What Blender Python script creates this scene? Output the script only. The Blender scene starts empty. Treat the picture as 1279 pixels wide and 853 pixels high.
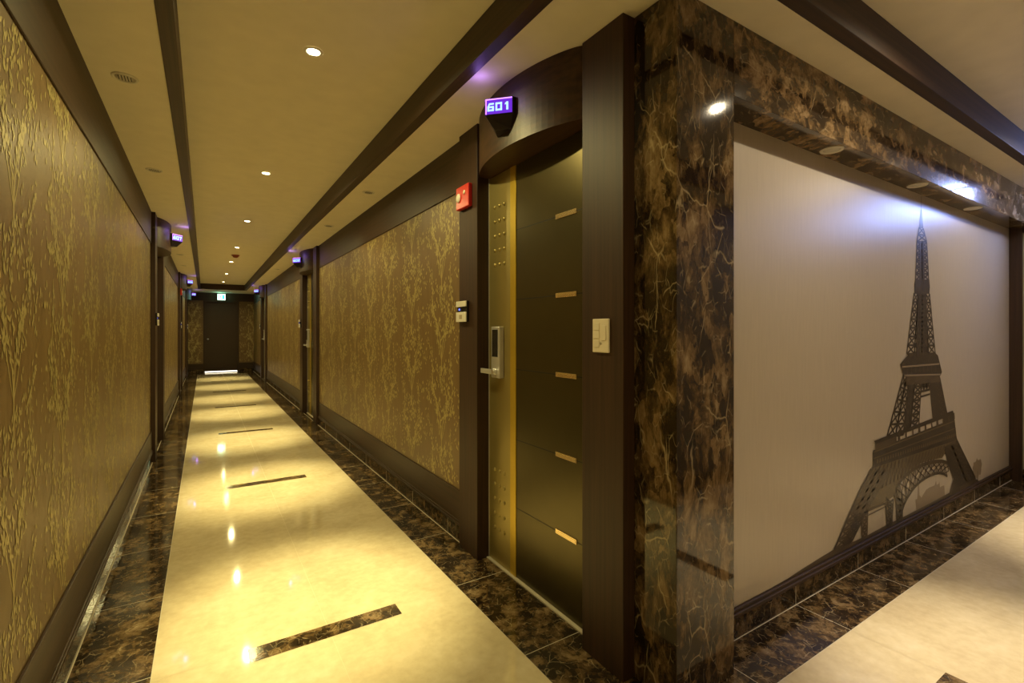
import bpy, bmesh, math, random
from mathutils import Vector, Matrix

# ------------------------------------------------------------------ camera, world, exposure
scn = bpy.context.scene
COL = scn.collection
cam_d = bpy.data.cameras.new('camera')
cam_d.sensor_width = 36.0
cam_d.lens = 603.0 / 1279.0 * 36.0
cam_d.shift_y = -13.5 / 1279.0
cam_d.clip_start = 0.02
cam = bpy.data.objects.new('camera', cam_d)
COL.objects.link(cam)
cam.location = (0, 0, 1.25)
cam.rotation_euler = (math.radians(90), 0, math.radians(-32.5))
scn.camera = cam
w = bpy.data.worlds.new('world'); scn.world = w; w.use_nodes = True
w.node_tree.nodes['Background'].inputs[0].default_value = (0, 0, 0, 1)
w.node_tree.nodes['Background'].inputs[1].default_value = 0.0
scn.view_settings.view_transform = 'Standard'
scn.view_settings.look = 'None'
scn.view_settings.exposure = 1.0
scn.view_settings.gamma = 1.0
scn.view_settings.use_curve_mapping = False
scn.cycles.max_bounces = 10
scn.cycles.diffuse_bounces = 6
scn.cycles.caustics_reflective = False
scn.cycles.caustics_refractive = False
scn.cycles.sample_clamp_indirect = 6.0

WARM = (1.0, 0.835, 0.35)        # corridor downlights
WARM2 = (1.0, 0.83, 0.56)       # side corridor downlights
SPOT_W = 225.0
SPILL_W = 27.0
SPOT2_W = 150.0
BLUE_W = 6.0
SIGN_W = 0.09
EXIT_W = 0.5

# ------------------------------------------------------------------ plan (metres; camera at x=0,y=0)
XL, XR = -0.432, 1.290          # wall faces of the long corridor
XC = 0.429                      # its axis
ZC, ZT = 2.38, 2.52             # low ceiling, tray ceiling
YE = 16.9                       # end wall
YB = -0.57                      # wall behind the camera
YM = 1.178                      # mural wall face
XE = 5.73                       # end of the side corridor
FX0, FX1 = -0.162, 1.040        # cream floor, long corridor
FY0, FY1 = -0.30, 0.938         # cream floor, side corridor
TX0, TX1 = -0.145, 0.996        # tray, long corridor
TY0, TY1 = -0.30, 0.897         # tray, side corridor
TW = 0.055                      # width of tray trim
TYE = 15.4
RDOORS = [1.885, 7.453, 13.75]
LDOORS = [6.353, 11.92, 15.95]
DH = 0.653                      # half of a door with its posts
NCOR = [2.337, 4.344, 6.363, 8.461, 10.283, 12.5, 14.6]

# ------------------------------------------------------------------ helpers
class MB:
    def __init__(self):
        self.v = []; self.f = []; self.m = []
    def poly(self, pts, m=0):
        i = len(self.v); self.v += [tuple(p) for p in pts]
        self.f.append(tuple(range(i, i + len(pts)))); self.m.append(m)
    def box(self, x0, x1, y0, y1, z0, z1, m=0):
        if x0 > x1: x0, x1 = x1, x0
        if y0 > y1: y0, y1 = y1, y0
        if z0 > z1: z0, z1 = z1, z0
        i = len(self.v)
        self.v += [(x0,y0,z0),(x1,y0,z0),(x1,y1,z0),(x0,y1,z0),(x0,y0,z1),(x1,y0,z1),(x1,y1,z1),(x0,y1,z1)]
        for q in ((0,3,2,1),(4,5,6,7),(0,1,5,4),(1,2,6,5),(2,3,7,6),(3,0,4,7)):
            self.f.append(tuple(i + k for k in q)); self.m.append(m)
    def prism(self, pts, z0, z1, m=0, top=None, caps=True):
        """plan polygon (x,y) counter-clockwise from z0 to z1; top = other polygon at z1"""
        n = len(pts); i = len(self.v); top = top or pts
        self.v += [(x, y, z0) for x, y in pts] + [(x, y, z1) for x, y in top]
        for k in range(n):
            j = (k + 1) % n
            self.f.append((i+k, i+j, i+n+j, i+n+k)); self.m.append(m)
        if caps:
            self.f.append(tuple(i+k for k in reversed(range(n)))); self.m.append(m)
            self.f.append(tuple(i+n+k for k in range(n))); self.m.append(m)
    def lathe(self, prof, cx, cy, cz, n=24, m=0, sx=1, axis='z'):
        """profile [(r, h)] spun about an axis through c"""
        i = len(self.v)
        for r, h in prof:
            for k in range(n):
                a = 2*math.pi*k/n
                if axis == 'z': self.v.append((cx + r*math.cos(a), cy + r*math.sin(a), cz + h))
                else: self.v.append((cx + h, cy + r*math.cos(a), cz + r*math.sin(a)))
        for p in range(len(prof)-1):
            for k in range(n):
                j = (k+1) % n
                self.f.append((i+p*n+k, i+p*n+j, i+(p+1)*n+j, i+(p+1)*n+k)); self.m.append(m)
        if prof[0][0] > 1e-6: self.f.append(tuple(i+k for k in reversed(range(n)))); self.m.append(m)
        if prof[-1][0] > 1e-6: self.f.append(tuple(i+(len(prof)-1)*n+k for k in range(n))); self.m.append(m)
    def build(self, name, mats, parent=None, loc=(0,0,0), rz=0, bevel=0, smooth=False):
        me = bpy.data.meshes.new(name)
        me.from_pydata(self.v, [], self.f)
        if not isinstance(mats, (list, tuple)): mats = [mats]
        for mm in mats: me.materials.append(mm)
        me.polygons.foreach_set('material_index', self.m)
        if smooth: me.polygons.foreach_set('use_smooth', [True]*len(self.f))
        me.update()
        bm = bmesh.new(); bm.from_mesh(me)
        bmesh.ops.recalc_face_normals(bm, faces=bm.faces) if not getattr(self, 'raw', False) else None
        bm.to_mesh(me); bm.free()
        o = bpy.data.objects.new(name, me); COL.objects.link(o)
        o.location = loc; o.rotation_euler = (0, 0, rz)
        if parent: o.parent = parent
        if bevel:
            b = o.modifiers.new('bevel', 'BEVEL'); b.width = bevel; b.segments = 2; b.limit_method = 'ANGLE'
        return o

def tag(o, label=None, cat=None, group=None, kind=None):
    if label: o['label'] = label
    if cat: o['category'] = cat
    if group: o['group'] = group
    if kind: o['kind'] = kind
    return o
def empty(name, loc=(0,0,0), rz=0):
    o = bpy.data.objects.new(name, None); COL.objects.link(o)
    o.location = loc; o.rotation_euler = (0,0,rz); o.empty_display_size = 0.1
    return o
def lamp(name, kind, loc, power, color, parent=None, **kw):
    d = bpy.data.lights.new(name, kind); d.energy = power; d.color = color
    for k, v in kw.items(): setattr(d, k, v)
    o = bpy.data.objects.new(name, d); COL.objects.link(o); o.location = loc
    if parent: o.parent = parent
    return o

# ------------------------------------------------------------------ materials
def mat(name):
    m = bpy.data.materials.new(name); m.use_nodes = True
    nt = m.node_tree; b = nt.nodes['Principled BSDF']
    return m, nt, b
def N(nt, t, **kw):
    n = nt.nodes.new(t)
    for k, v in kw.items():
        if k in n.inputs.keys() if isinstance(k, str) else False: n.inputs[k].default_value = v
        else: setattr(n, k, v)
    return n
def simple(name, col, rough=0.5, metal=0.0, spec=0.5, emit=None, es=0):
    m, nt, b = mat(name)
    b.inputs['Base Color'].default_value = (*col, 1)
    b.inputs['Roughness'].default_value = rough
    b.inputs['Metallic'].default_value = metal
    b.inputs['Specular IOR Level'].default_value = spec
    if emit:
        b.inputs['Emission Color'].default_value = (*emit, 1); b.inputs['Emission Strength'].default_value = es
    else:   # faint procedural mottling so that no surface is perfectly even
        tc = N(nt, 'ShaderNodeTexCoord'); no = N(nt, 'ShaderNodeTexNoise'); no.inputs['Scale'].default_value = 9
        mx = N(nt, 'ShaderNodeMix', data_type='RGBA')
        mx.inputs[6].default_value = (*[c*0.93 for c in col], 1); mx.inputs[7].default_value = (*[min(1, c*1.06) for c in col], 1)
        nt.links.new(tc.outputs['Object'], no.inputs['Vector']); nt.links.new(no.outputs['Fac'], mx.inputs[0])
        nt.links.new(mx.outputs[2], b.inputs['Base Color'])
    return m
def ramp(nt, stops):
    r = nt.nodes.new('ShaderNodeValToRGB'); e = r.color_ramp.elements
    while len(e) > 1: e.remove(e[-1])
    e[0].position = stops[0][0]; c = stops[0][1]; e[0].color = (*c, 1) if len(c) == 3 else c
    for p, c in stops[1:]:
        q = e.new(p); q.color = (*c, 1)
    return r
def marble(name, scale=(1,1,1), dark=1.0, rough=0.07, vein=1.0, rot=(0,0,0), veins=((5.5, .016, .75, .52), (13.0, .03, .42, .50))):
    m, nt, b = mat(name); L = nt.links.new
    tc = N(nt, 'ShaderNodeTexCoord'); mp = N(nt, 'ShaderNodeMapping'); mp.inputs['Scale'].default_value = scale
    mp.inputs['Rotation'].default_value = rot
    L(tc.outputs['Object'], mp.inputs['Vector'])
    n1 = N(nt, 'ShaderNodeTexNoise'); n1.inputs['Scale'].default_value = 5.0; n1.inputs['Detail'].default_value = 12
    n1.inputs['Roughness'].default_value = 0.72; n1.inputs['Distortion'].default_value = 0.35
    L(mp.outputs[0], n1.inputs['Vector'])
    # broken angular fragments layered over the clouds
    v0 = N(nt, 'ShaderNodeTexVoronoi', feature='F1'); v0.inputs['Scale'].default_value = 16; v0.inputs['Randomness'].default_value = 1
    n4 = N(nt, 'ShaderNodeTexNoise'); n4.inputs['Scale'].default_value = 14; n4.inputs['Detail'].default_value = 6
    L(mp.outputs[0], n4.inputs['Vector'])
    wa = N(nt, 'ShaderNodeMix', data_type='VECTOR'); wa.inputs[0].default_value = .12
    L(mp.outputs[0], wa.inputs[4]); L(n4.outputs['Color'], wa.inputs[5]); L(wa.outputs[1], v0.inputs['Vector'])
    sx = N(nt, 'ShaderNodeSeparateColor'); L(v0.outputs['Color'], sx.inputs[0])
    ma = N(nt, 'ShaderNodeMath', operation='MULTIPLY_ADD'); ma.inputs[1].default_value = .13; L(sx.outputs[0], ma.inputs[0]); L(n1.outputs['Fac'], ma.inputs[2])
    r1 = ramp(nt, [(0.40, (.0075*dark,.0045*dark,.0024*dark)), (0.52, (.021*dark,.0125*dark,.006*dark)), (0.585, (.060*dark,.037*dark,.016*dark)),
                   (0.65, (.125*dark,.080*dark,.037*dark)), (0.76, (.21*dark,.15*dark,.085*dark))])
    L(ma.outputs[0], r1.inputs[0])
    n2 = N(nt, 'ShaderNodeTexNoise'); n2.inputs['Scale'].default_value = 6; n2.inputs['Detail'].default_value = 3
    L(mp.outputs[0], n2.inputs['Vector'])
    ad = N(nt, 'ShaderNodeMix', data_type='VECTOR'); ad.inputs[0].default_value = 0.09
    L(mp.outputs[0], ad.inputs[4]); L(n2.outputs['Color'], ad.inputs[5])
    prev = r1.outputs[0]
    for sc, wd, amt, mk in veins:
        vo = N(nt, 'ShaderNodeTexVoronoi', feature='DISTANCE_TO_EDGE'); vo.inputs['Scale'].default_value = sc
        L(ad.outputs[1], vo.inputs['Vector'])
        rv = ramp(nt, [(0.0, (1,1,1)), (wd, (0,0,0))]); L(vo.outputs['Distance'], rv.inputs[0])
        n3 = N(nt, 'ShaderNodeTexNoise'); n3.inputs['Scale'].default_value = sc*1.3; n3.inputs['Detail'].default_value = 2
        L(mp.outputs[0], n3.inputs['Vector'])
        rm = ramp(nt, [(mk, (0,0,0)), (mk+.08, (1,1,1))]); L(n3.outputs['Fac'], rm.inputs[0])
        mu = N(nt, 'ShaderNodeMath', operation='MULTIPLY'); L(rv.outputs[0], mu.inputs[0]); L(rm.outputs[0], mu.inputs[1])
        mu2 = N(nt, 'ShaderNodeMath', operation='MULTIPLY'); mu2.inputs[1].default_value = amt*vein; L(mu.outputs[0], mu2.inputs[0])
        mx = N(nt, 'ShaderNodeMix', data_type='RGBA'); L(mu2.outputs[0], mx.inputs[0]); L(prev, mx.inputs[6])
        mx.inputs[7].default_value = (.52, .42, .26, 1); prev = mx.outputs[2]
    L(prev, b.inputs['Base Color'])
    b.inputs['Roughness'].default_value = rough
    return m
def wood(name, col, axis='Z', rough=0.38, freq=95, amt=0.45):
    """laminate with fine straight grain running along axis"""
    m, nt, b = mat(name); L = nt.links.new
    tc = N(nt, 'ShaderNodeTexCoord'); mp = N(nt, 'ShaderNodeMapping')
    s = {'X': (.02,1,1), 'Y': (1,.02,1), 'Z': (1,1,.02)}[axis]
    mp.inputs['Scale'].default_value = s
    no = N(nt, 'ShaderNodeTexNoise'); no.inputs['Scale'].default_value = freq; no.inputs['Detail'].default_value = 3
    r = ramp(nt, [(0.35, tuple(c*(1-amt) for c in col)), (0.5, col), (0.68, tuple(c*(1+amt) for c in col))])
    L(tc.outputs['Object'], mp.inputs['Vector']); L(mp.outputs[0], no.inputs['Vector']); L(no.outputs['Fac'], r.inputs[0])
    L(r.outputs[0], b.inputs['Base Color']); b.inputs['Roughness'].default_value = rough
    return m

M = {}
M['marble_floor'] = marble('emperador_floor', (1.9,1.9,1.9), 1.25, 0.10, vein=.6, veins=((6.0,.02,.8,.50),(14.0,.04,.6,.48)))
M['marble_column'] = marble('emperador_column', (1.7,1.7,.85), 1.4, 0.055, vein=.65, rot=(0.32,0.34,0), veins=((3.4,.013,.9,.50),(7.0,.018,.8,.52),(15.0,.035,.45,.50)))
M['marble_soffit'] = marble('emperador_soffit', (1.3,1.4,1.5), 1.8, 0.08, vein=.6)
M['marble_base'] = marble('emperador_skirting', (2.2,2.2,2.2), 1.0, 0.10)
M['wood'] = wood('dark_walnut_upright', (.042,.0185,.0085), rough=.5, amt=.25)
M['woodY'] = wood('dark_walnut_lengthwise', (.043,.0205,.0085), 'Y', rough=.48, freq=60, amt=.3)
M['woodX'] = wood('dark_walnut_crosswise', (.043,.0205,.0085), 'X', rough=.58, freq=60, amt=.3)
M['lintel'] = wood('walnut_bow', (.050,.0215,.0088), 'Y', rough=.42, freq=45, amt=.4)
M['grout'] = simple('pale_grout', (.62,.56,.44), .6)
M['ceiling'] = simple('cream_ceiling_paint', (.90,.83,.68), .75, spec=.2)
M['steel'] = simple('brushed_steel', (.72,.72,.72), .32, .65)
M['white'] = simple('white_plastic', (.80,.77,.68), .35)
M['ivory'] = simple('ivory_plastic', (.86,.78,.62), .4)
M['groove'] = simple('plate_seam', (.45,.38,.28), .5)
M['black'] = simple('black_plastic', (.012,.012,.014), .25)
M['darkbody'] = simple('sign_housing', (.018,.014,.018), .3)
M['red'] = simple('red_plastic', (.62,.025,.015), .3)
M['redd'] = simple('dull_red_plastic', (.30,.05,.02), .4)
M['gold'] = simple('satin_gold', (.70,.50,.06), .34, 0.7)
M['goldinlay'] = simple('pale_gold_inlay', (.85,.66,.36), .25, 0.9)
M['bronze'] = simple('brushed_bronze_strip', (.46,.38,.15), .38, 0.75)
M['olive'] = simple('dark_bronze_sheet', (.115,.095,.045), .30, 0.85)
M['seam'] = simple('dark_seam', (.015,.012,.008), .5)
M['enddoor'] = simple('dark_brown_door', (.045,.024,.014), .35)
M['ringwhite'] = simple('white_lamp_ring', (.78,.74,.64), .4)
M['lens'] = simple('unlit_lens', (.62,.58,.48), .35)
M['violet'] = simple('violet_lit_panel', (.1,.03,.3), .3, emit=(.13,.02,.62), es=.55)
M['edge'] = simple('violet_rim', (.1,.03,.3), .3, emit=(.55,.2,1.0), es=1.5)
M['digit'] = simple('lit_digit', (.4,.6,.9), .3, emit=(.30,.62,1.0), es=.9)
M['bulb'] = simple('warm_lamp_glass', (1,.9,.7), .3, emit=(1,.86,.52), es=16)
M['exitlit'] = simple('exit_sign_lit', (.8,1,.9), .3, emit=(.62,1.0,.80), es=1.9)
M['exitgreen'] = simple('exit_sign_green', (.0,.3,.12), .3, emit=(.02,.60,.28), es=1.4)
M['daylit'] = simple('white_threshold', (.85,.85,.85), .5)
M['beige'] = simple('beige_wallcovering', (.46,.39,.27), .6)
M['bluelit'] = simple('blue_white_lit', (.6,.7,1), .3, emit=(.40,.50,1.0), es=12.0)

# polished cream floor tiles
def cream():
    m, nt, b = mat('polished_cream_tile'); L = nt.links.new
    tc = N(nt, 'ShaderNodeTexCoord')
    n1 = N(nt, 'ShaderNodeTexNoise'); n1.inputs['Scale'].default_value = 3.0; n1.inputs['Detail'].default_value = 10; n1.inputs['Roughness'].default_value = .7
    n2 = N(nt, 'ShaderNodeTexNoise'); n2.inputs['Scale'].default_value = 26; n2.inputs['Detail'].default_value = 6
    L(tc.outputs['Object'], n1.inputs['Vector']); L(tc.outputs['Object'], n2.inputs['Vector'])
    ad = N(nt, 'ShaderNodeMath', operation='MULTIPLY_ADD'); ad.inputs[1].default_value = .4
    L(n2.outputs['Fac'], ad.inputs[0]); L(n1.outputs['Fac'], ad.inputs[2])
    r = ramp(nt, [(0.50, (.57,.47,.31)), (0.72, (.68,.585,.40)), (0.9, (.76,.67,.49))])
    L(ad.outputs[0], r.inputs[0]); L(r.outputs[0], b.inputs['Base Color'])
    b.inputs['Roughness'].default_value = 0.05; b.inputs['Specular IOR Level'].default_value = .35
    return m
M['cream'] = cream()
# brown ground of the patterned wallpaper: soft vertical clouding under the gold print
def paper():
    m, nt, b = mat('brown_wallpaper_ground'); L = nt.links.new
    tc = N(nt, 'ShaderNodeTexCoord'); mp = N(nt, 'ShaderNodeMapping'); mp.inputs['Scale'].default_value = (1,6,2)
    no = N(nt, 'ShaderNodeTexNoise'); no.inputs['Scale'].default_value = 3; no.inputs['Detail'].default_value = 6
    r = ramp(nt, [(0.35, (.175,.108,.042)), (0.65, (.215,.138,.054))])
    L(tc.outputs['Object'], mp.inputs['Vector']); L(mp.outputs[0], no.inputs['Vector']); L(no.outputs['Fac'], r.inputs[0])
    L(r.outputs[0], b.inputs['Base Color']); b.inputs['Roughness'].default_value = .42
    return m
M['paper'] = paper()
M['goldprint'] = simple('gold_leaf_print', (.52,.43,.175), .42, 0.2)
M['goldprint2'] = simple('gold_stem_print', (.50,.40,.16), .42, 0.2)
# mural wallcovering and print inks
def muralmat():
    m, nt, b = mat('taupe_mural_ground'); L = nt.links.new
    tc = N(nt, 'ShaderNodeTexCoord'); mp = N(nt, 'ShaderNodeMapping'); mp.inputs['Scale'].default_value = (14,1,1.0)
    no = N(nt, 'ShaderNodeTexNoise'); no.inputs['Scale'].default_value = 6; no.inputs['Detail'].default_value = 8
    r = ramp(nt, [(0.3, (.47,.41,.33)), (0.7, (.51,.445,.36))])
    L(tc.outputs['Object'], mp.inputs['Vector']); L(mp.outputs[0], no.inputs['Vector']); L(no.outputs['Fac'], r.inputs[0])
    L(r.outputs[0], b.inputs['Base Color']); b.inputs['Roughness'].default_value = .37; b.inputs['Specular IOR Level'].default_value = .6
    return m
M['mural'] = muralmat()
M['ink'] = simple('dark_sepia_ink', (.036,.025,.016), .40)
M['ink2'] = simple('mid_sepia_ink', (.075,.051,.029), .40)
M['ink3'] = simple('faded_sepia_ink', (.26,.20,.135), .40)
M['ink4'] = simple('hazy_sepia_ink', (.125,.092,.045), .40)

# ================================================================== SETTING
# ---- floor: cream field, marble border, inlaid strips, grout
fl = MB(); fl.raw = True
def rect(x0, x1, y0, y1, m, z=0.0): fl.poly([(x0,y0,z),(x1,y0,z),(x1,y1,z),(x0,y1,z)], m)
XO0, XO1, YO = XL-.12, XR+.12, YE+.9
rect(FX0, FX1, FY0, YE-.62, 0)                 # long corridor
rect(FX1, XE-.27, FY0, FY1, 0)                 # side corridor
rect(XO0, FX0, YB, YE, 1); rect(FX1, XO1, FY1, YE, 1)
rect(FX0, FX1, YE-.62, YE, 1)
rect(FX0, XE, YB, FY0, 1); rect(XE-.27, XE, FY0, FY1, 1); rect(XO1, XE, FY1, YM+.05, 1)
g, zg = .0028, .0006
def gl(x0, x1, y0, y1, w=g):
    if abs(x1-x0) < abs(y1-y0): rect(x0-w/2, x1+w/2, y0, y1, 2, zg)
    else: rect(x0, x1, y0-w/2, y1+w/2, 2, zg)
k = 0
for i in range(-3, 26):
    y = 1.54 + .6*i
    if y > 1.0 and y < YE: gl(FX1, XR+.02, y, y)
    y = 2.80 + .632*i
    if YB < y < YE: gl(XL, FX0, y, y)
for i in range(7):
    x = 1.655 + .62*i
    if x < XE-.27: gl(x, x, FY1, YM); gl(x, x, YB, FY0)
gl(FX1, XR+.2, 1.047-.09, 1.047-.09) ; gl(1.335, 1.335, .957, 1.05)
for xx in (FX0, FX1): gl(xx, xx, FY1 if xx == FX1 else YB+.27, YE-.62, .003)
gl(FX1, XE-.27, FY1, FY1, .003); gl(FX0, XE-.27, FY0, FY0, .003)
gl(FX0, FX1, YE-.62, YE-.62, .003)
# white sealant at the foot of the walls
gl(XL+.017, XL+.017, YB, YE, .006); gl(1.270, 1.270, 2.54, YE, .006)
gl(1.3, XE, YM-.017, YM-.017, .006); gl(1.326, 1.326, 1.45, 2.32, .010)
# joints in the cream field
rect(.4385, .4400, FY1, YE-.62, 3, zg)
for i in range(27):
    y = 1.54 + .6*i
    if y < YE-.7: rect(FX0, FX1, y-.0007, y+.0007, 3, zg)
for i in range(6):
    x = 1.655+.62*i; rect(x-.0007, x+.0007, FY0, FY1, 3, zg)
rect(FX1, XE-.27, .317, .3184, 3, zg)
for y in (2.105, 4.46, 6.84, 9.20, 11.56, 13.92): rect(.143, .736, y-.046, y+.046, 1, zg*1.6)
for x in (2.237, 4.60): rect(x-.048, x+.048, .040, .637, 1, zg*1.6)
M['tilejoint'] = simple('fine_tile_joint', (.66,.58,.42), .4)
fo = fl.build('floor', [M['cream'], M['marble_floor'], M['grout'], M['tilejoint']])
tag(fo, 'polished cream tile floor bordered with dark brown marble', 'floor', kind='structure')

# ---- ceiling: low rim plus raised L-shaped tray
c = MB()
T = .10
def cb(x0, x1, y0, y1, z0): c.box(x0, x1, y0, y1, z0, z0+T)
cb(XO0, TX0, YB-.1, YE+.1, ZC); cb(TX0, XE+.1, YB-.1, TY0, ZC)
cb(TX1, XO1, TY1, YE+.1, ZC); cb(XO1, XE+.1, TY1, YM+.1, ZC)
cb(TX0, TX1, TYE, YE+.1, ZC)
cb(TX0, TX1, TY0, TYE, ZT); cb(TX1, XE+.1, TY0, TY1, ZT)
for (x0,x1,y0,y1) in ((TX0-.01,TX0,TY0,TYE),(TX1,TX1+.01,TY1,TYE),(TX1,XE,TY1,TY1+.01),(TX0,XE,TY0-.01,TY0),(TX0,TX1,TYE,TYE+.01)):
    c.box(x0,x1,y0,y1,ZC+.05,ZT+.02)
tag(c.build('ceiling', M['ceiling']), 'cream painted ceiling with a raised tray down the middle', 'ceiling', kind='structure')

# ---- dark wood trim round the tray
trims = [
 ((TX0, TX0+TW, TY0, TYE), 'woodY', 'long dark wood trim along the left edge of the corridor ceiling tray'),
 ((TX1-TW, TX1, TY1-TW, TYE), 'woodY', 'long dark wood trim along the right edge of the corridor ceiling tray'),
 ((TX0+TW, TX1-TW, TYE-TW, TYE), 'woodX', 'short dark wood trim across the far end of the ceiling tray'),
 ((TX1, XE, TY1-TW, TY1), 'woodX', 'dark wood ceiling trim running above the tower mural'),
 ((TX0+TW, XE, TY0, TY0+TW), 'woodX', 'dark wood ceiling trim on the side opposite the tower mural'),
]
for n, (b4, mm, lab) in enumerate(trims, 1):
    t = MB(); t.box(*b4, ZC-.012, ZT-.001)
    tag(t.build('trim_%d' % n, M[mm], bevel=.002), lab, 'ceiling trim', kind='structure')

# ---- patterned wall segments ------------------------------------------------
Z0P, Z1P = .295, 2.08
def gold_print(name, face, u0, u1, parent, seed, flip=1):
    """gold branches and drooping leaves in a half-drop repeat; face(u, z) gives the 3-D point"""
    rnd = random.Random(seed); mb = MB(); mb.raw = True
    CW, CH = .53, .52
    variants = []; kk = [0]
    for vv in range(3):
        leaves = []; stems = []
        def leaf(x, y, L=None, a=None):
            L = L or rnd.uniform(.015, .031); wdt = L*rnd.uniform(.32, .46)
            a = a if a is not None else rnd.gauss(0, .45)
            pts = []
            for t, s in ((0,0), (.35,.8), (.7,1), (1,0.15), (.7,-1), (.35,-.8)):
                px, py = s*wdt/2, -t*L
                pts.append((x + px*math.cos(a) - py*math.sin(a), y + px*math.sin(a) + py*math.cos(a)))
            leaves.append(pts)
        def stem(x0, y0, x1, y1, bend, w0=.0052, w1=.0022, nleaf=8, drop=.3):
            n = 8; pr = None
            for i in range(n+1):
                t = i/n
                x = x0 + (x1-x0)*t + bend*math.sin(math.pi*t); y = y0 + (y1-y0)*t
                wv = w0 + (w1-w0)*t
                if pr: stems.append([(pr[0]-pr[2], pr[1]), (pr[0]+pr[2], pr[1]), (x+wv, y), (x-wv, y)])
                pr = (x, y, wv)
            for i in range(nleaf):
                t = drop + (1-drop)*(i+rnd.random())/nleaf
                x = x0 + (x1-x0)*t + bend*math.sin(math.pi*t); y = y0 + (y1-y0)*t
                for _ in range(rnd.choice((2,3,4,4))):
                    leaf(x + rnd.gauss(0, .014), y + rnd.gauss(0, .012))
        # forked branches rising from one node
        stem(0, 0, -.20, .36, .05, nleaf=11); stem(0, 0, .19, .38, -.05, nleaf=11)
        stem(0, 0, -.085, .30, -.02, .0035, nleaf=8, drop=.45); stem(0, 0, .095, .28, .015, .0035, nleaf=8, drop=.45)
        stem(-.09, .17, -.16, .22, 0, .002, nleaf=4); stem(.09, .17, .03, .27, 0, .002, nleaf=4)
        stem(0, -.10, 0, .02, 0, .005, .005, nleaf=0)
        # dense clusters around and below the node
        for cx, cy, s, n in ((0,-.05,.020,16), (-.02,-.13,.034,26), (.05,-.10,.028,13), (-.065,-.06,.022,9), (.105,-.02,.022,9), (.0,-.21,.03,8),
                             (-.15,.20,.035,16), (.16,.24,.035,16), (-.22,.05,.030,14), (.21,.09,.030,13),
                             (-.10,.33,.040,14), (.10,.36,.040,14), (.0,.20,.030,9), (-.12,-.16,.032,12), (.13,-.18,.032,12), (.22,.30,.030,10), (-.23,.26,.030,10), (.04,.10,.030,6)):
            cx += rnd.gauss(0,.012); cy += rnd.gauss(0,.012)
            for _ in range(n): leaf(cx + rnd.gauss(0, s), cy + rnd.gauss(0, s*1.15))
        stem(-.17, -.20, -.13, .10, .015, .0028, nleaf=8, drop=.2); stem(.15, -.24, .17, .06, -.02, .0028, nleaf=8, drop=.2)
        variants.append((leaves, stems))
    ncol = int((u1-u0)/CW) + 3
    base = round(u0/CW) - 1
    for i in range(base, base+ncol+1):
        cu = .22 + i*CW
        off = (.255 if i % 2 else 0)
        for j in range(-1, 5):
            cz = .285 + off + j*CH
            lv, st = variants[(i*2 + j) % 3] if False else variants[i % 3]
            for kind, lst in ((1, st), (0, lv)):
                for pts in lst:
                    q = [(cu + flip*x, cz + y) for x, y in pts]
                    if min(p[0] for p in q) < u0 or max(p[0] for p in q) > u1 or min(p[1] for p in q) < Z0P or max(p[1] for p in q) > Z1P: continue
                    kk[0] += 1; e_ = (.0004 if kind else .0009) + (kk[0] % 61)*.00001
                    mb.poly([face(a, b, e_) for a, b in q], kind)
    o = mb.build(name, [M['goldprint'], M['goldprint2']], parent)
    return tag(o, 'gold branch and leaf pattern')

def segs(doors):
    ys = []; a = YB
    for d in doors:
        ys.append((a, d-DH)); a = d+DH
    ys.append((a, YE)); return ys
def side_wall(name, side, doors, lab):
    """side=-1 left, +1 right; wall slabs between the door recesses"""
    X = XL if side < 0 else XR
    xs = lambda d: X + side*d                    # d = depth into the wall
    w_ = MB(); segments = segs(doors)
    if side > 0: segments = segments[1:]
    for a, b in segments:
        w_.box(xs(0), xs(.16), a, b, 0, 2.42)
    for d in doors: w_.box(xs(.085), xs(.16), d-DH+.02, d+DH-.02, 0, 2.42)
    wo = w_.build(name, M['paper']); tag(wo, lab, 'wall', kind='structure')
    for n, (a, b) in enumerate(segments):
        if b-a < .2: continue
        gold_print('leaf_print', lambda u, z, e: (X - side*e, u, z), a, b, wo, 5 + n + (10 if side > 0 else 0))
    # skirting: marble course, rounded wood cap, wood board; crown board above
    sk = empty('baseboard_left' if side < 0 else 'baseboard_right', (0,0,0))
    tag(sk, ('left' if side < 0 else 'right') + ' corridor skirting of dark marble topped by a brown wood board', 'baseboard', kind='structure')
    m1, m2, m3, cr, jj = MB(), MB(), MB(), MB(), MB()
    for a, b in segments:
        m1.box(xs(0), xs(-.016), a, b, 0, .092)
        m2.box(xs(0), xs(-.021), a, b, .092, .107); m2.box(xs(0), xs(-.017), a, b, .107, .120)
        m3.box(xs(0), xs(-.011), a, b, .120, .295)
        cr.box(xs(0), xs(-.008), a, b, 2.08, 2.40)
        k0 = int((a-2.8)/.632) - 1
        for k in range(k0, k0+30):
            y = (2.80 + .632*k) if side < 0 else (1.54+.6*k)
            if a < y < b: jj.box(xs(-.0155), xs(-.0166), y-.0014, y+.0014, 0, .092)
    m1.build('marble_skirting', M['marble_base'], sk); m2.build('wood_cap', M['woodY'], sk, bevel=.003)
    m3.build('wood_board', M['woodY'], sk, bevel=.002); jj.build('grout_line', M['grout'], sk)
    t = cr.build('trim_%d' % (7 if side < 0 else 8), M['woodY'], bevel=.002)
    tag(t, 'dark wood crown board along the top of the %s patterned wall' % ('left' if side < 0 else 'right'), 'crown board', kind='structure')
side_wall('wall_left', -1, LDOORS, 'long left corridor wall papered brown with gold leafy branches')
side_wall('wall_right', 1, RDOORS, 'right corridor wall papered in gold leafy branches beyond the nearest door')

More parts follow.
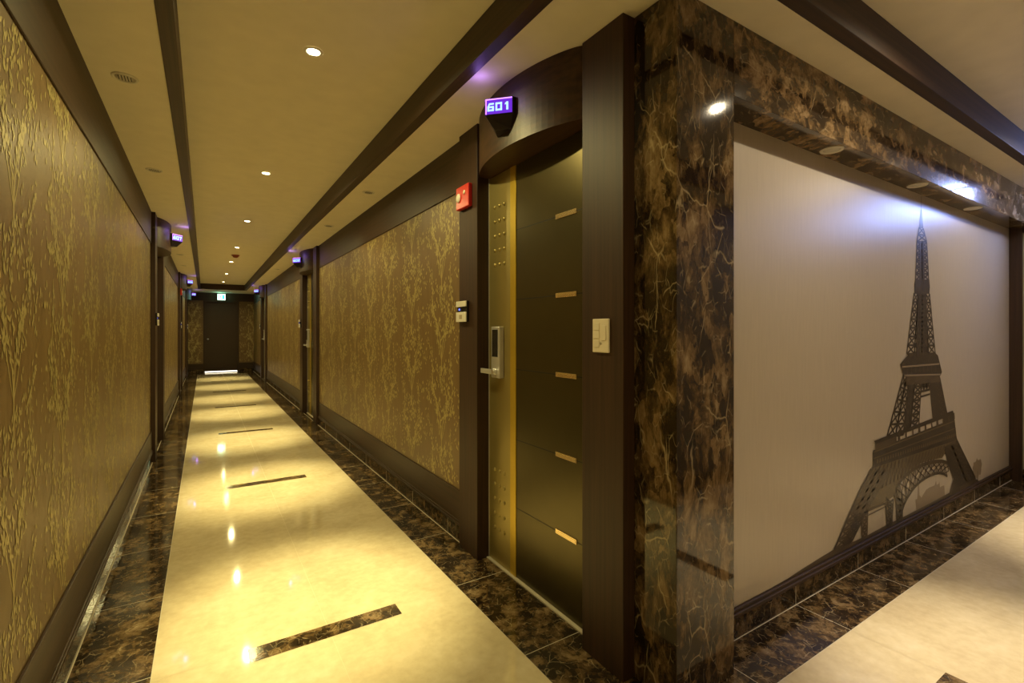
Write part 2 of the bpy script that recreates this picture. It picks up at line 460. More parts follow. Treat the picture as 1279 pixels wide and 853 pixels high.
# ---- end wall with its door ---------------------------------------------------
DX0, DX1 = .015, .845
e = MB()
e.box(XL-.15, DX0-.045, YE, YE+.12, 0, 2.42); e.box(DX1+.045, XR+.15, YE, YE+.12, 0, 2.42); e.box(DX0-.045, DX1+.045, YE, YE+.12, 2.14, 2.42)
eo = e.build('wall_end', M['paper']); tag(eo, 'far end wall of the corridor with narrow papered panels', 'wall', kind='structure')
gold_print('leaf_print', lambda u, z, q: (u, YE-q, z), XL, DX0-.06, eo, 41)
gold_print('leaf_print', lambda u, z, q: (u, YE-q, z), DX1+.06, XR, eo, 42)
t = MB(); t.box(XL, XR, YE-.014, YE, 2.14, 2.40)
tag(t.build('trim_9', M['woodX'], bevel=.002), 'dark crown board across the far end wall', 'crown board', kind='structure')
sk = empty('baseboard_end', (0, YE, 0)); tag(sk, 'dark skirting at the foot of the far end wall', 'baseboard', kind='structure')
for a, b in ((XL, DX0-.045), (DX1+.045, XR)):
    t = MB(); t.box(a, b, -.016, 0, 0, .10); t.build('marble_skirting', M['marble_base'], sk)
    t = MB(); t.box(a, b, -.012, 0, .10, .275); t.build('wood_board', M['woodX'], sk, bevel=.002)
d = empty('door_4', (XC, YE, 0)); tag(d, 'plain dark brown door at the far end of the corridor', 'door', kind='structure')
t = MB()
for a, b in ((DX0-.045, DX0), (DX1, DX1+.045)): t.box(a-XC, b-XC, -.02, .10, 0, 2.14)
t.box(DX0-XC, DX1-XC, -.02, .10, 2.10, 2.14)
t.build('door_frame', M['wood'], d, bevel=.002)
t = MB(); t.box(DX0-XC, DX1-XC, .03, .07, .042, 2.10); t.build('door_leaf', M['enddoor'], d, bevel=.002)
t = MB(); t.lathe([(.024,0),(.026,.006),(.012,.01),(.012,.035),(.026,.045),(.028,.06),(.018,.072),(0,.075)], 0, 0, 0, 20, axis='x')
kn = t.build('door_knob', M['steel'], d, loc=(DX0-XC+.07, .03, 1.0), rz=-math.pi/2, smooth=True); tag(kn, 'round silver knob')
t = MB(); t.box(DX0-XC, DX1-XC, .0, .9, .0004, .012); ts = t.build('threshold', M['daylit'], d); tag(ts, 'pale threshold lit from behind')
t = MB()
t.box(XL, XR, YE+1.0, YE+1.05, 0, 2.4); t.box(XL-.05, XL, YE+.12, YE+1.05, 0, 2.4); t.box(XR, XR+.05, YE+.12, YE+1.05, 0, 2.4)
t.box(XL, XR, YE+.12, YE+1.05, 2.4, 2.45); t.box(XL, XR, YE+.12, YE+1.05, -.05, -.001)
tag(t.build('wall_stairwell', M['ceiling']), 'white walls of the lit space behind the far end door', 'wall', kind='structure')
lamp('stairwell_lamp', 'AREA', (XC, YE+.55, 2.3), 60, (.85,.92,1.0), size=.5)

# ---- door bays ------------------------------------------------------------------
def door_bay(n, side, yc, name, lab):
    """local frame: +x into the wall, origin on the wall face, y along the corridor"""
    r = empty(name, (XR if side > 0 else XL, yc, 0), 0 if side > 0 else math.pi)
    tag(r, lab, 'door', kind='structure')
    for s in (-1, 1):
        t = MB(); t.box(-.038, .08, s*.433, s*DH, 0, 2.379)
        t.build('door_post', M['wood'], r, bevel=.002)
    # bowed lintel
    pts = []
    K = 28
    for i in range(K+1):
        a = i/K; y = -.4325 + .865*a
        pts.append((-.020 - .110*(1 - (2*a-1)**2)**.80, y))
    pts = [(.06, -.4325)] + pts + [(.06, .4325)]
    t = MB(); t.prism(pts[::-1], 2.088, 2.3795)
    t.build('lintel', M['lintel'], r)
    # metal door
    t = MB()
    t.box(.038, .078, -.432, .1595, .006, 2.087, 0)
    leaf = t.build('door_leaf', [M['olive']], r, bevel=.0015); tag(leaf, 'dark bronze metal panel crossed by five thin seams')
    t = MB()
    for z in (1.758, 1.407, 1.055, .700, .356): t.box(.0374, .0381, -.432, .1580, z-.0022, z+.0022)
    t.build('seam', M['seam'], leaf)
    for z in (1.758, 1.407, 1.055, .700, .356):
        t = MB(); t.box(.0340, .0382, -.312, -.168, z-.0105, z+.0105); t.box(.0332, .0341, -.306, -.174, z-.0055, z+.0055)
        t.build('gold_inlay', M['goldinlay'], leaf, bevel=.001)
    t = MB(); t.box(.0345, .078, .1595, .212, .006, 2.087); t.build('gold_stripe', M['gold'], r, bevel=.001)
    t = MB(); t.box(.037, .078, .212, .428, .006, 2.087); st = t.build('metal_strip', M['bronze'], r, bevel=.001)
    tag(st, 'brushed bronze strip with rows of small studs')
    t = MB(); t.box(.033, .078, .428, .4325, .006, 2.087); t.build('edge_bead', M['steel'], r)
    for z0 in (1.76, .345):
        for a in (-1, 0, 1):
            for b in (-2, -1, 0, 1, 2):
                t = MB(); t.lathe([(.0105,0),(.0095,-.004),(.0055,-.0068),(0,-.008)], .037, .320+a*.048, z0+b*.078, 10, axis='x')
                t.build('stud', M['bronze'], st, smooth=True)
    # digital lock with lever
    lk = MB(); lk.box(.008, .037, .276, .362, 1.000, 1.272)
    lk = lk.build('digital_lock', M['steel'], r, bevel=.004); tag(lk, 'silver digital lock with black keypad and lever')
    t = MB(); t.box(.0065, .0085, .292, .350, 1.112, 1.256); t.build('keypad', M['black'], lk, bevel=.001)
    t = MB(); t.lathe([(.017,0),(.017,-.012),(.010,-.014),(.010,-.03),(0,-.03)], .008, .315, 1.034, 18, axis='x')
    t.box(-.026, -.012, .305, .420, 1.022, 1.047)
    t.build('lever', M['steel'], lk, bevel=.003)
    t = MB(); t.box(.02, .08, -.432, .432, 0, .0055); t.build('threshold', M['grout'], r)
    return r
dn = [
 (1, RDOORS[0], 'door_1', 'nearest bronze metal door on the right under the number 601 sign'),
 (1, RDOORS[1], 'door_2', 'bronze metal door midway along the right wall with a silver lever lock'),
 (1, RDOORS[2], 'door_3', 'farthest metal door on the right wall near the end of the corridor'),
 (-1, LDOORS[0], 'door_5', 'recessed door on the left wall under the number 607 sign'),
 (-1, LDOORS[1], 'door_6', 'second recessed door on the left wall beside a small red alarm'),
 (-1, LDOORS[2], 'door_7', 'last recessed door on the left wall beside the far end wall'),
]
for i, a in enumerate(dn): door_bay(i, *a)

# ---- marble column and soffit -----------------------------------------------------
CX0, CX1, CY0, CY1 = 1.308, 1.625, 1.047, 1.2325
t = MB(); t.box(CX0, CX1, CY0, CY1, 0, 2.379)
tag(t.build('wall_corner', M['marble_column'], bevel=.002), 'polished dark brown marble column at the corner between the two corridors', 'column', kind='structure')
t = MB(); t.box(CX1, XE, CY0, YM+.1, 2.105, 2.379)
tag(t.build('wall_soffit', M['marble_soffit'], bevel=.0015), 'polished dark marble soffit beam above the tower mural', 'soffit', kind='structure')
# ---- mural wall
t = MB(); t.box(CX1-.2, XE+.1, YM+.002, YM+.15, 0, 2.42)
tag(t.build('wall_mural', M['beige']), 'wall of the side corridor that carries the tower mural', 'wall', kind='structure')
sk = empty('baseboard_mural', (0,0,0)); tag(sk, 'dark marble skirting with wood cap below the tower mural', 'baseboard', kind='structure')
t = MB(); t.box(CX1, XE, YM-.016, YM, 0, .088); t.build('marble_skirting', M['marble_base'], sk)
t = MB(); t.box(CX1, XE, YM-.022, YM, .088, .104); t.box(CX1, XE, YM-.014, YM, .104, .118); t.build('wood_cap', M['woodX'], sk, bevel=.003)
t = MB()
for i in range(1, 7): t.box(1.655+.62*i-.0015, 1.655+.62*i+.0015, YM-.0166, YM-.0155, 0, .088)
t.build('grout_line', M['grout'], sk)
# ---- back, side corridor end
t = MB(); t.box(XL-.15, XE+.1, YB-.12, YB, 0, 2.42)
tag(t.build('wall_back', M['beige']), 'plain beige wall opposite the tower mural', 'wall', kind='structure')
t = MB(); t.box(XE, XE+.12, YB, YM+.1, 0, 2.56)
tag(t.build('wall_east', M['beige']), 'beige end wall of the side corridor right of the mural', 'wall', kind='structure')
t = MB(); t.box(XE-.03, XE, 1.10, YM, 0, 2.105); t.box(XE-.02, XE, YB, 1.10, 2.06, 2.16)
tag(t.build('trim_10', M['wood'], bevel=.002), 'dark wood post and rail framing the right end of the mural', 'wood trim', kind='structure')
t = MB(); t.box(XE-.014, XE, YB, 1.10, 0, .10)
tag(t.build('baseboard_east', M['marble_base']), 'dark marble skirting right of the tower mural', 'baseboard', kind='structure')

# ================================================================== THINGS
# ---- mural -------------------------------------------------------------------------
mu = empty('wall_print', ((CX1+XE)/2, YM, 0)); mo = mu.location
tag(mu, 'large sepia wall mural of an iron lattice tower on a taupe ground', 'mural')
t = MB(); t.box(CX1+.001-mo.x, XE-.031-mo.x, -.001, .0015, .119, 2.104); t.build('mural_ground', M['mural'], mu)
tw = MB(); tw.raw = True
lay = [0]
def P3(p, e): return (p[0]-mo.x, -.0016-e, p[1])
def fill(pts, m, e=0): tw.poly([P3(p, e) for p in pts], m)
def bar(a, b, wd, m, e=.0006):
    dx, dy = b[0]-a[0], b[1]-a[1]; L = math.hypot(dx, dy) or 1
    nx, ny = -dy/L*wd/2, dx/L*wd/2
    tw.poly([P3(p, e) for p in ((a[0]+nx,a[1]+ny),(b[0]+nx,b[1]+ny),(b[0]-nx,b[1]-ny),(a[0]-nx,a[1]-ny))], m)
def lerp(a, b, t): return (a[0]+(b[0]-a[0])*t, a[1]+(b[1]-a[1])*t)
def lattice(tl, tr, br, bl, n, w, m, e=.0006, cols=1, edge=None):
    edge = edge or w*1.4
    for cidx in range(cols):
        a0, a1 = cidx/cols, (cidx+1)/cols
        TL, TR = lerp(tl,tr,a0), lerp(tl,tr,a1); BL, BR = lerp(bl,br,a0), lerp(bl,br,a1)
        bar(TL, BL, edge, m, e); bar(TR, BR, edge, m, e)
        for i in range(n):
            p, q = lerp(TL,BL,i/n), lerp(TR,BR,i/n); r_, s = lerp(TL,BL,(i+1)/n), lerp(TR,BR,(i+1)/n)
            bar(p, s, w, m, e+.0001); bar(q, r_, w, m, e+.0002); bar(r_, s, w, m, e+.0003)
INK, INK2, INK3, INK4, GND_ = 0, 1, 2, 3, 4
# hazy background: distant buildings, tree, ground
fill([(3.705,.206),(3.735,.206),(3.743,.293),(3.762,.290),(3.770,.222),(3.80,.20),(3.873,.235),(3.927,.241),(4.023,.24),(4.040,.262),(4.050,.262),(4.06,.235),(4.094,.239),(4.108,.25),(4.120,.21),(4.152,.213),(4.196,.21),(4.211,.130),(3.72,.130)], INK3, 0)
rnd = random.Random(3)
tree = []
for i in range(26):
    a = 2*math.pi*i/26; rr = rnd.uniform(.75, 1.1); tree.append((4.885+.115*rr*math.cos(a), .222+.075*rr*math.sin(a)))
fill(tree, INK3, 0); bar((4.89,.12),(4.885,.2),.012,INK4,.0001)
fill([(2.081,.119),(2.245,.125),(2.353,.134),(2.498,.143),(2.665,.151),(2.815,.143),(3.039,.137),(3.308,.141),(3.547,.137),(3.927,.139),(4.364,.144),(4.873,.140),(4.91,.119)], INK2, .0001)
# spire and shaft
bar((3.796,2.095),(3.797,1.99),.006,INK2); fill([(3.789,2.01),(3.805,2.01),(3.829,1.898),(3.763,1.89)], INK2, .0003)
lattice((3.763,1.895),(3.829,1.895),(3.885,1.817),(3.73,1.802), 2, .010, INK)
lattice((3.73,1.806),(3.885,1.817),(3.920,1.574),(3.707,1.562), 6, .012, INK, cols=2, edge=.016)
fill([(3.765,1.81),(3.845,1.814),(3.852,1.57),(3.76,1.566)], INK2, .0004)
fill([(3.700,1.566),(3.928,1.578),(3.938,1.530),(3.925,1.487),(3.690,1.477),(3.685,1.53)], INK, .0012)
lattice((3.682,1.480),(3.935,1.487),(4.033,1.098),(3.57,1.110), 7, .012, INK, cols=4, edge=.014)
fill([(3.755,1.48),(3.868,1.485),(3.893,1.10),(3.715,1.105)], INK2, .0004)
lattice((3.749,1.479),(3.873,1.485),(3.893,1.102),(3.717,1.106), 14, .012, INK, e=.0014, cols=2)
# second platform
fill([(3.606,1.112),(4.02,1.108),(4.075,1.087),(4.150,.974),(4.118,.950),(3.523,.975),(3.470,1.051),(3.530,1.080)], INK, .0018)
fill([(3.547,.981),(4.108,.958),(4.118,.910),(3.558,.922)], INK2, .0017)
bar((3.50,1.035),(4.10,1.03),.010,INK3,.0022); bar((3.53,.982),(4.118,.960),.010,INK3,.0022)
for i in range(9): x = 3.57+.065*i; bar((x,1.028),(x+.004,.985),.007,INK2,.0022)
# legs between the platforms
fill([(3.922,.947),(4.108,.937),(4.249,.675),(3.987,.675)], INK2, .0004)
lattice((4.02,.945),(4.112,.937),(4.252,.672),(4.13,.67), 6, .013, INK, e=.0008); fill([(3.922,.947),(4.03,.94),(4.13,.67),(3.987,.672)], INK, .0016)
lattice((3.523,.987),(3.606,.949),(3.523,.630),(3.288,.640), 5, .013, INK, e=.0008, cols=2, edge=.016)
fill([(3.594,.954),(3.70,.95),(3.625,.640),(3.511,.640)], INK, .0009)
lattice((3.70,.95),(3.799,.943),(3.756,.656),(3.625,.645), 7, .012, INK, e=.0009, edge=.014)
bar((3.79,.868),(3.935,.872),.014,INK,.0012); bar((3.788,.836),(3.938,.842),.012,INK,.0012)
lattice((3.79,.945),(3.93,.942),(3.933,.872),(3.788,.868), 1, .012, INK, e=.0011, cols=3)
# first platform: railing canopy, posts, fascia
fill([(3.120,.641),(4.352,.700),(4.376,.671),(3.142,.621)], INK, .0024)
for i in range(13):
    a = lerp((3.15,.628),(4.37,.680), i/12); b = lerp((3.15,.585),(4.38,.636), i/12); bar(a, b, .018 if i % 3 else .030, INK2, .0021)
fill([(3.150,.626),(3.42,.637),(3.42,.597),(3.160,.587)], INK2, .0020)
fill([(4.16,.672),(4.37,.680),(4.38,.636),(4.17,.630)], INK, .0020)
fill([(3.110,.590),(4.385,.642),(4.425,.516),(4.440,.486),(3.112,.494),(3.104,.575)], INK, .0019)
bar((3.115,.580),(4.39,.625),.007,INK4,.0026); bar((3.115,.545),(4.41,.572),.006,INK4,.0026)
for i in range(36):
    a = lerp((3.16,.512),(4.39,.515), i/35); fill([(a[0]-.010,a[1]),(a[0]+.010,a[1]+.002),(a[0]+.007,a[1]+.022),(a[0]-.006,a[1]+.021)], INK4, .0026)
# spandrels, arch and legs below
fill([(3.112,.498),(4.437,.490),(4.256,.445),(4.152,.400),(3.967,.417),(3.794,.419),(3.619,.405),(3.454,.366),(3.386,.290),(3.298,.278),(3.02,.290),(2.966,.360),(3.03,.43)], INK4, .0015)
for i in range(24):
    a = lerp((3.09,.490),(4.30,.480), i/23); b = lerp((3.02,.35),(4.2,.42), i/23)
    bar(a, b, .012, INK2, .0018); b2 = lerp((3.02,.35),(4.2,.42), min(1,(i+1)/23)); bar(a, b2, .009, INK2, .0018)
AO = [(3.386,.290),(3.420,.325),(3.454,.352),(3.53,.376),(3.619,.393),(3.70,.402),(3.794,.405),(3.88,.405),(3.967,.402),(4.06,.392),(4.152,.380),(4.23,.360),(4.302,.332)]
AI = [(3.480,.150),(3.500,.180),(3.535,.212),(3.580,.240),(3.64,.268),(3.70,.289),(3.78,.305),(3.86,.313),(3.95,.317),(4.037,.314),(4.11,.306),(4.18,.290),(4.25,.262)]
for i in range(len(AO)-1):
    bar(AO[i], AO[i+1], .022, INK2, .0020); bar(AI[i], AI[i+1], .016, INK, .0020)
    mo_, mi = lerp(AO[i],AI[i],.5), lerp(AO[i+1],AI[i+1],.5)
    bar(AO[i], mi, .009, INK2, .0021); bar(mo_, AO[i+1], .009, INK2, .0021); bar(mo_, AI[i+1], .009, INK2, .0021); bar(AI[i], mi, .009, INK2, .0021); bar(AO[i], AI[i], .008, INK2, .0021)
fill([AO[0],AO[1],AI[1],AI[0],(3.405,.125),(3.440,.125)][:4] , INK4, .0016)
fill([(4.189,.470),(4.437,.494),(4.530,.415),(4.626,.333),(4.837,.151),(4.83,.119),(4.271,.119),(4.30,.16),(4.364,.226),(4.256,.342)], INK2, .0022)
lattice((4.22,.45),(4.43,.485),(4.82,.16),(4.45,.16), 6, .016, INK, e=.0024, cols=2, edge=.020)
fill([(4.189,.470),(4.30,.47),(4.50,.125),(4.33,.125),(4.37,.226),(4.256,.342)], INK, .0023)
# left leg
fill([(3.110,.495),(3.30,.47),(3.298,.278),(3.033,.276),(2.837,.300),(2.966,.409),(3.06,.47)], INK4, .0014)
lattice((3.08,.49),(3.34,.45),(3.033,.276),(2.837,.300), 5, .013, INK2, e=.0019, cols=3, edge=.013)
bar((3.112,.497),(2.966,.409),.014,INK,.0024); bar((2.966,.409),(2.837,.300),.014,INK,.0024); bar((2.837,.300),(2.667,.152),.013,INK,.0024)
lattice((2.837,.300),(2.94,.290),(2.78,.152),(2.667,.150), 4, .011, INK2, e=.0018)
lattice((2.93,.290),(3.033,.276),(2.86,.152),(2.76,.150), 4, .014, INK, e=.0019, edge=.016)
lattice((2.966,.276),(3.042,.274),(3.033,.138),(2.975,.135), 3, .013, INK2, e=.0019, edge=.016)
lattice((3.277,.300),(3.375,.270),(3.353,.132),(3.288,.132), 4, .012, INK, e=.0019, edge=.016)
lattice((3.408,.310),(3.500,.245),(3.500,.132),(3.431,.132), 4, .014, INK, e=.0019, edge=.020)
bar((3.00,.272),(3.30,.268),.013,INK2,.0021); bar((3.04,.245),(3.30,.250),.006,INK2,.0021)
to = tw.build('tower_print', [M['ink'], M['ink2'], M['ink3'], M['ink4'], M['mural']], mu); tag(to, 'dark sepia lattice tower image')

# ---- recessed ceiling lamps ----------------------------------------------------------
def lit_downlight(x, y, z, power, col, lab, grp=None, ang=41):
    r = empty('downlight', (x, y, z)); tag(r, lab, 'ceiling light', grp)
    t = MB(); t.lathe([(.027,.0),(.027,-.002),(.030,-.005),(.038,-.005),(.043,-.0005)], 0, 0, 0, 28); t.f = t.f[:-2]; t.m = t.m[:-2]
    t.build('trim_ring', M['ringwhite'], r, smooth=True)
    t = MB(); t.lathe([(.028,-.0006),(.023,-.0035),(.012,-.0055),(0,-.006)], 0, 0, 0, 24)
    t.build('lamp_glass', M['bulb'], r, smooth=True)
    l = lamp('lamp_beam', 'SPOT', (0,0,-.012), power, col, r, spot_size=math.radians(ang), spot_blend=1.0, shadow_soft_size=.018)
    lamp('lamp_spill', 'SPOT', (0,0,-.012), power*SPILL_W/SPOT_W, col, r, spot_size=math.radians(165), spot_blend=.5, shadow_soft_size=.018)
    return r
words = ['nearest', 'second', 'third', 'fourth', 'fifth', 'sixth', 'farthest']
for i, y in enumerate(NCOR):
    lit_downlight(.418, y, ZT, SPOT_W, WARM, '%s lit downlight in the middle row of the long corridor ceiling' % words[i], 'lit downlights along the corridor tray')
lit_downlight(.418, .33, ZT, SPOT_W*.5, WARM, 'lit downlight overhead where the two corridors meet', 'lit downlights along the corridor tray')
lit_downlight(2.44, .42, ZT, SPOT2_W, WARM2, 'lit downlight in the side corridor tray nearer the marble column', 'lit downlights along the side corridor')
lit_downlight(4.45, .42, ZT, SPOT2_W, WARM2, 'lit downlight in the side corridor tray toward its far end', 'lit downlights along the side corridor')

def unlit_downlight(x, y, z, lab, grp, rx=.050):
    r = empty('downlight', (x, y, z)); tag(r, lab, 'ceiling light', grp)
    t = MB(); t.lathe([(rx*.72,.0),(rx*.74,-.003),(rx*.82,-.007),(rx*.96,-.005),(rx,-.0006)], 0, 0, 0, 28); t.f = t.f[:-2]; t.m = t.m[:-2]
    t.build('trim_ring', M['ringwhite'], r, smooth=True)
    t = MB(); t.lathe([(rx*.73,-.0006),(rx*.5,-.003),(0,-.004)], 0, 0, 0, 24); t.build('lamp_glass', M['lens'], r, smooth=True)
    t = MB()
    for k in range(-2, 3):
        h = math.sqrt(max(0, 1-(k/3)**2))*rx*.5; t.box(k*rx*.22-.0014, k*rx*.22+.0014, -h, h, -.0065, -.0035)
    if z == ZC: t.build('grille', M['seam'], r)
low = [(XL+.133, 2.744, 'unlit slotted downlight nearest in the strip of ceiling over the left wall'),
       (XL+.133, 4.214, 'second unlit downlight over the left wall just before the 607 door'),
       (XL+.133, 8.67, 'unlit downlight over the left wall beyond the 607 sign'),
       (XL+.133, 10.1, 'unlit downlight over the left wall before the second left door'),
       (1.130, 3.952, 'unlit downlight nearest in the strip of ceiling over the right wall'),
       (1.130, 5.446, 'unlit downlight over the right wall just before its middle door'),
       (1.130, 9.77, 'unlit downlight over the right wall beyond its middle door')]
for x, y, lab in low: unlit_downlight(x, y, ZC, lab, 'unlit downlights beside the corridor tray')
for x, lab in ((2.50, 'unlit oval lamp in the marble soffit nearest the column'), (3.53, 'unlit lamp in the marble soffit above the tower tip'), (4.52, 'unlit lamp in the marble soffit nearest the right end')):
    unlit_downlight(x, 1.112, 2.105, lab, 'unlit lamps in the marble soffit')

# ---- heat detector
r = empty('heat_detector', (.44, 9.33, ZT)); tag(r, 'small dull red dome detector among the lit ceiling downlights', 'detector')
t = MB(); t.lathe([(.060,0),(.060,-.012),(.052,-.018)], 0, 0, 0, 24); t.build('base', M['redd'], r, smooth=True)
t = MB(); t.lathe([(.045,-.018),(.040,-.035),(.022,-.046),(0,-.048)], 0, 0, 0, 24); t.build('dome', M['redd'], r, smooth=True)

# ---- room number signs ----------------------------------------------------------------
SEG = {'6': ['top', 'ul', 'mid', 'll', 'lr', 'bot'], '0': ['top', 'ul', 'll', 'ur', 'lr', 'bot'], '1': ['one'], '7': ['top', 'ur', 'lr'],
       '2': ['top','ur','mid','ll','bot'], '3': ['top','ur','mid','lr','bot'], '5': ['top','ul','mid','lr','bot']}
def digit_polys(ch, W=1.0, H=1.0, t=.27):
    """polygons in a W x H cell"""
    v = t*W; h = t*H*.80; q = {
     'top': (0, W, H-h, H), 'bot': (0, W, 0, h), 'mid': (0, W, H/2-h/2, H/2+h/2),
     'ul': (0, v, H/2, H), 'll': (0, v, 0, H/2), 'ur': (W-v, W, H/2, H), 'lr': (W-v, W, 0, H/2)}
    out = []
    for s in SEG[ch]:
        if s == 'one':
            out.append([(.40*W,0),(.70*W,0),(.70*W,H),(.44*W,H),(.18*W,.78*H),(.18*W,.62*H),(.40*W,.72*H)])
        elif s == 'top' and ch == '6':
            out.append([(.22*W,H-h),(W,H-h),(W,H),(.30*W,H)])
        elif s == 'ul' and ch == '6':
            out.append([(0,H/2),(v,H/2),(.22*W+v*.6,H-h*.5),(.22*W,H-h*.2)])
        elif s == 'ur' and ch == '7':
            out.append([(W-v,H*.9),(W,H*.9),(W*.62,H/2),(W*.36,H/2)])
        elif s == 'lr' and ch == '7':
            out.append([(W*.36,H/2),(W*.62,H/2),(W*.56,0),(W*.30,0)])
        else:
            a, b, c0, d0 = q[s]; out.append([(a,c0),(b,c0),(b,d0),(a,d0)])
    return out
def room_sign(side, yc, text, lab):
    r = empty('room_number_sign', ((XR if side > 0 else XL), yc, 2.211), 0 if side > 0 else math.pi)
    tag(r, lab, 'number sign', 'lit room number signs over the doors')
    A = Vector((-.232, 0)); B = Vector((-.143, -.092)); C_ = Vector((-.143, .092))
    H = .074
    plan = [(-.118,-.092), (-.143,-.092), (-.232,0), (-.143,.092), (-.118,.092)]
    bot = [(-.118,-.058), (-.135,-.058), (-.180,0), (-.135,.058), (-.118,.058)]
    t = MB(); t.prism(plan, 0, H, top=plan); t.prism(bot, -.056, 0, top=plan)
    t.build('housing', M['darkbody'], r, bevel=.0012)
    for P, Q in ((A, B), (A, C_)):
        d2 = (Q-P); L = d2.length; d2 /= L
        nrm = Vector((d2.y, -d2.x));
        if nrm.x > 0: nrm = -nrm
        # text direction as read from outside: up x normal
        rt = Vector((-nrm.y, nrm.x))
        start = P if rt.dot(d2) > 0 else Q
        def pt(u, v, e): p = start + rt*u + nrm*e; return (p.x, p.y, v)
        f = MB(); f.raw = True
        f.poly([pt(.003,.003,.0012), pt(L-.003,.003,.0012), pt(L-.003,H-.003,.0012), pt(.003,H-.003,.0012)], 0)
        for q in ((.003,L-.003,H-.008,H-.003), (.003,.007,.003,H-.003)):
            f.poly([pt(q[0],q[2],.0017), pt(q[1],q[2],.0017), pt(q[1],q[3],.0017), pt(q[0],q[3],.0017)], 1)
        pn = f.build('lit_panel', [M['violet'], M['edge']], r); tag(pn, 'violet glowing panel')
        f = MB(); f.raw = True
        cw, chh, gap = .030, .036, .0075
        x = (L - (3*cw + 2*gap))/2
        for chn in text:
            for pl in digit_polys(chn): f.poly([pt(x + a*cw, .016 + b*chh, .0026) for a, b in pl])
            x += cw + gap
        f.build('number', M['digit'], r)
    lamp('sign_glow', 'POINT', (-.26, 0, .115), SIGN_W, (.42,.22,1.0), r, shadow_soft_size=.02)
signs = [(1, RDOORS[0], '601', 'violet lit number 601 sign on the bowed lintel of the nearest right door'),
         (1, RDOORS[1], '602', 'violet lit number sign over the middle door on the right wall'),
         (1, RDOORS[2], '603', 'violet lit number sign over the farthest door on the right wall'),
         (-1, LDOORS[0], '607', 'violet lit number 607 sign over the nearest door on the left wall'),
         (-1, LDOORS[1], '606', 'violet lit number sign over the second door on the left wall'),
         (-1, LDOORS[2], '605', 'violet lit number sign over the last door on the left beside the exit sign')]
for s in signs: room_sign(*s)

# ---- card readers on the posts, fire alarms, switch plate -------------------------------
def card_reader(side, yc, lab):
    r = empty('card_reader', ((XR if side > 0 else XL), yc, 1.30), 0 if side > 0 else math.pi); tag(r, lab, 'card reader', 'card readers on the door posts')
    y0, y1 = .528, .652
    t = MB(); t.box(-.052, -.0385, y0, y1, 0, .118); t.build('back_box', M['black'], r, bevel=.002)
    t = MB(); t.box(-.060, -.0521, y0, y1, .086, .118); t.build('top_cover', M['white'], r, bevel=.002)
    t = MB(); t.box(-.060, -.0521, y0, y1, 0, .056); fc = t.build('front_cover', M['white'], r, bevel=.002)
    t = MB(); t.box(-.0606, -.0600, y0+.045, y0+.080, .016, .040); t.build('button', M['groove'], fc)
    t = MB(); t.box(-.0535, -.0522, y0+.085, y0+.100, .066, .076); t.build('indicator', simple_blue, r)
simple_blue = simple('blue_indicator', (.1,.1,.5), .3, emit=(.1,.15,1.0), es=1.2)
for s, y, lab in ((1, RDOORS[0], 'white and black card reader on the post left of the 601 door'), (1, RDOORS[1], 'white card reader on the post of the middle right door'),
                  (1, RDOORS[2], 'card reader on the post of the farthest right door'), (-1, LDOORS[0], 'white card reader on the near post of the 607 door'),
                  (-1, LDOORS[1], 'small card reader on the near post of the second left door'), (-1, LDOORS[2], 'card reader on the near post of the last left door')):
    card_reader(s, y, lab)
def fire_alarm(side, yc, lab):
    r = empty('fire_alarm', ((XR if side > 0 else XL), yc, 2.005), 0 if side > 0 else math.pi); tag(r, lab, 'fire alarm', 'red fire alarms on the door posts')
    y = .565
    t = MB(); t.box(-.064, -.0385, y-.078, y+.078, -.064, .064); t.build('housing', M['red'], r, bevel=.005)
    t = MB(); t.lathe([(.026,0),(.026,-.005),(.019,-.009),(.009,-.013),(0,-.014)], -.064, y+.040, 0, 20, axis='x'); t.build('strobe_lens', M['white'], r, smooth=True)
    t = MB(); t.lathe([(.012,0),(.012,-.003),(0,-.004)], -.064, y-.030, .020, 16, axis='x'); t.build('button', M['ivory'], r, smooth=True)
fire_alarm(1, RDOORS[0], 'red fire alarm with white strobe on the post left of the 601 door')
fire_alarm(-1, LDOORS[1]+.02-.0, 'small red fire alarm on the post of the second left door')
r = empty('switch_plate', (XR-.0385, 1.340, 1.1685)); tag(r, 'ivory two-column switch plate on the wide post right of the 601 door', 'switch plate')
t = MB(); t.box(-.008, 0, -.0435, .0435, 0, .126); t.build('plate', M['ivory'], r, bevel=.003)
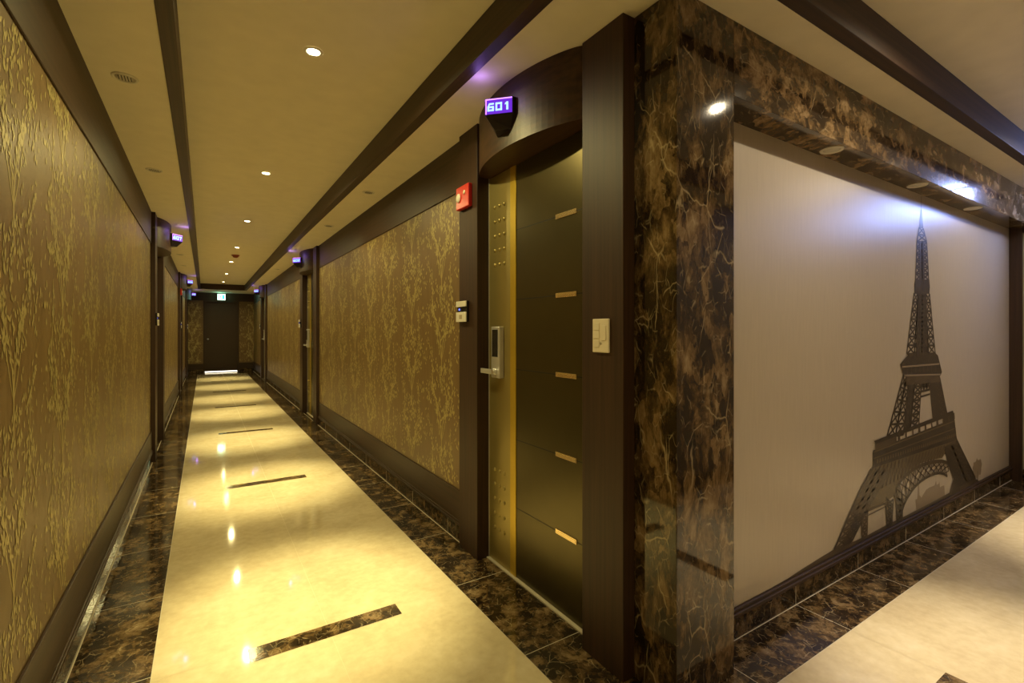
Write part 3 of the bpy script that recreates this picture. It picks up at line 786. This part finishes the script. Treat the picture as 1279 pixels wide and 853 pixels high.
for (a, b, c0, d0) in ((.005,.034,.083,.110), (.005,.034,.052,.079), (.005,.034,.020,.048)):
    t = MB(); t.box(-.0105, -.0079, a, b, c0, d0); t.build('switch', M['ivory'], r, bevel=.001)
t = MB(); t.box(-.0105, -.0079, -.030, -.008, .045, .100); t.build('slider_cover', M['ivory'], r, bevel=.001)
t = MB(); t.lathe([(.005,0),(.004,-.002),(0,-.0025)], -.008, -.002, .034, 12, axis='x'); t.build('dial', M['groove'], r)

# ---- exit signs ---------------------------------------------------------------------------
def exit_sign(loc, rz, lab, glow, power, face, kind='POINT'):
    r = empty('exit_sign', loc, rz); tag(r, lab, 'exit sign')
    t = MB(); t.box(-.105, .105, -.020, .020, -.095, .095); t.build('housing', M['white'], r, bevel=.004)
    t = MB(); t.box(-.097, .097, -.0215, -.0203, -.087, .087); t.build('lit_panel', face, r)
    t = MB(); t.raw = True
    def q(pts): t.poly([(x, -.0222, z) for x, z in pts])
    # running figure and door outline
    q([(.02,-.065),(.075,-.065),(.075,.065),(.02,.065)])
    q([(-.030+.014*math.cos(a), .048+.014*math.sin(a)) for a in [k*math.pi/5 for k in range(10)]])
    q([(-.045,.028),(-.018,.032),(-.010,-.008),(-.035,-.012)]); q([(-.032,-.010),(-.014,-.008),(.008,-.040),(-.002,-.046)])
    q([(-.036,-.008),(-.020,-.014),(-.050,-.040),(-.072,-.038),(-.070,-.030),(-.052,-.030)]); q([(-.020,.030),(.006,.010),(.002,.003),(-.022,.016)])
    q([(-.044,.028),(-.066,.012),(-.062,.004),(-.038,.014)])
    t.build('pictogram', M['exitgreen'], r)
    l = lamp('exit_glow', kind, (0, -.10 if kind == 'POINT' else -.03, .0), power, glow, r)
    if kind == 'AREA': l.data.size = .19; l.rotation_euler = (math.radians(-90), 0, 0)
    else: l.data.shadow_soft_size = .05
exit_sign((XC, YE-.045, 2.255), 0, 'glowing green and white exit sign above the far end door', (.35,1.0,.75), EXIT_W, M['exitlit'])
exit_sign((XE-.045, .57, 2.405), -math.pi/2, 'glowing blue-white sign high on the end wall of the side corridor', (.30,.42,1.0), BLUE_W, M['bluelit'], 'AREA')
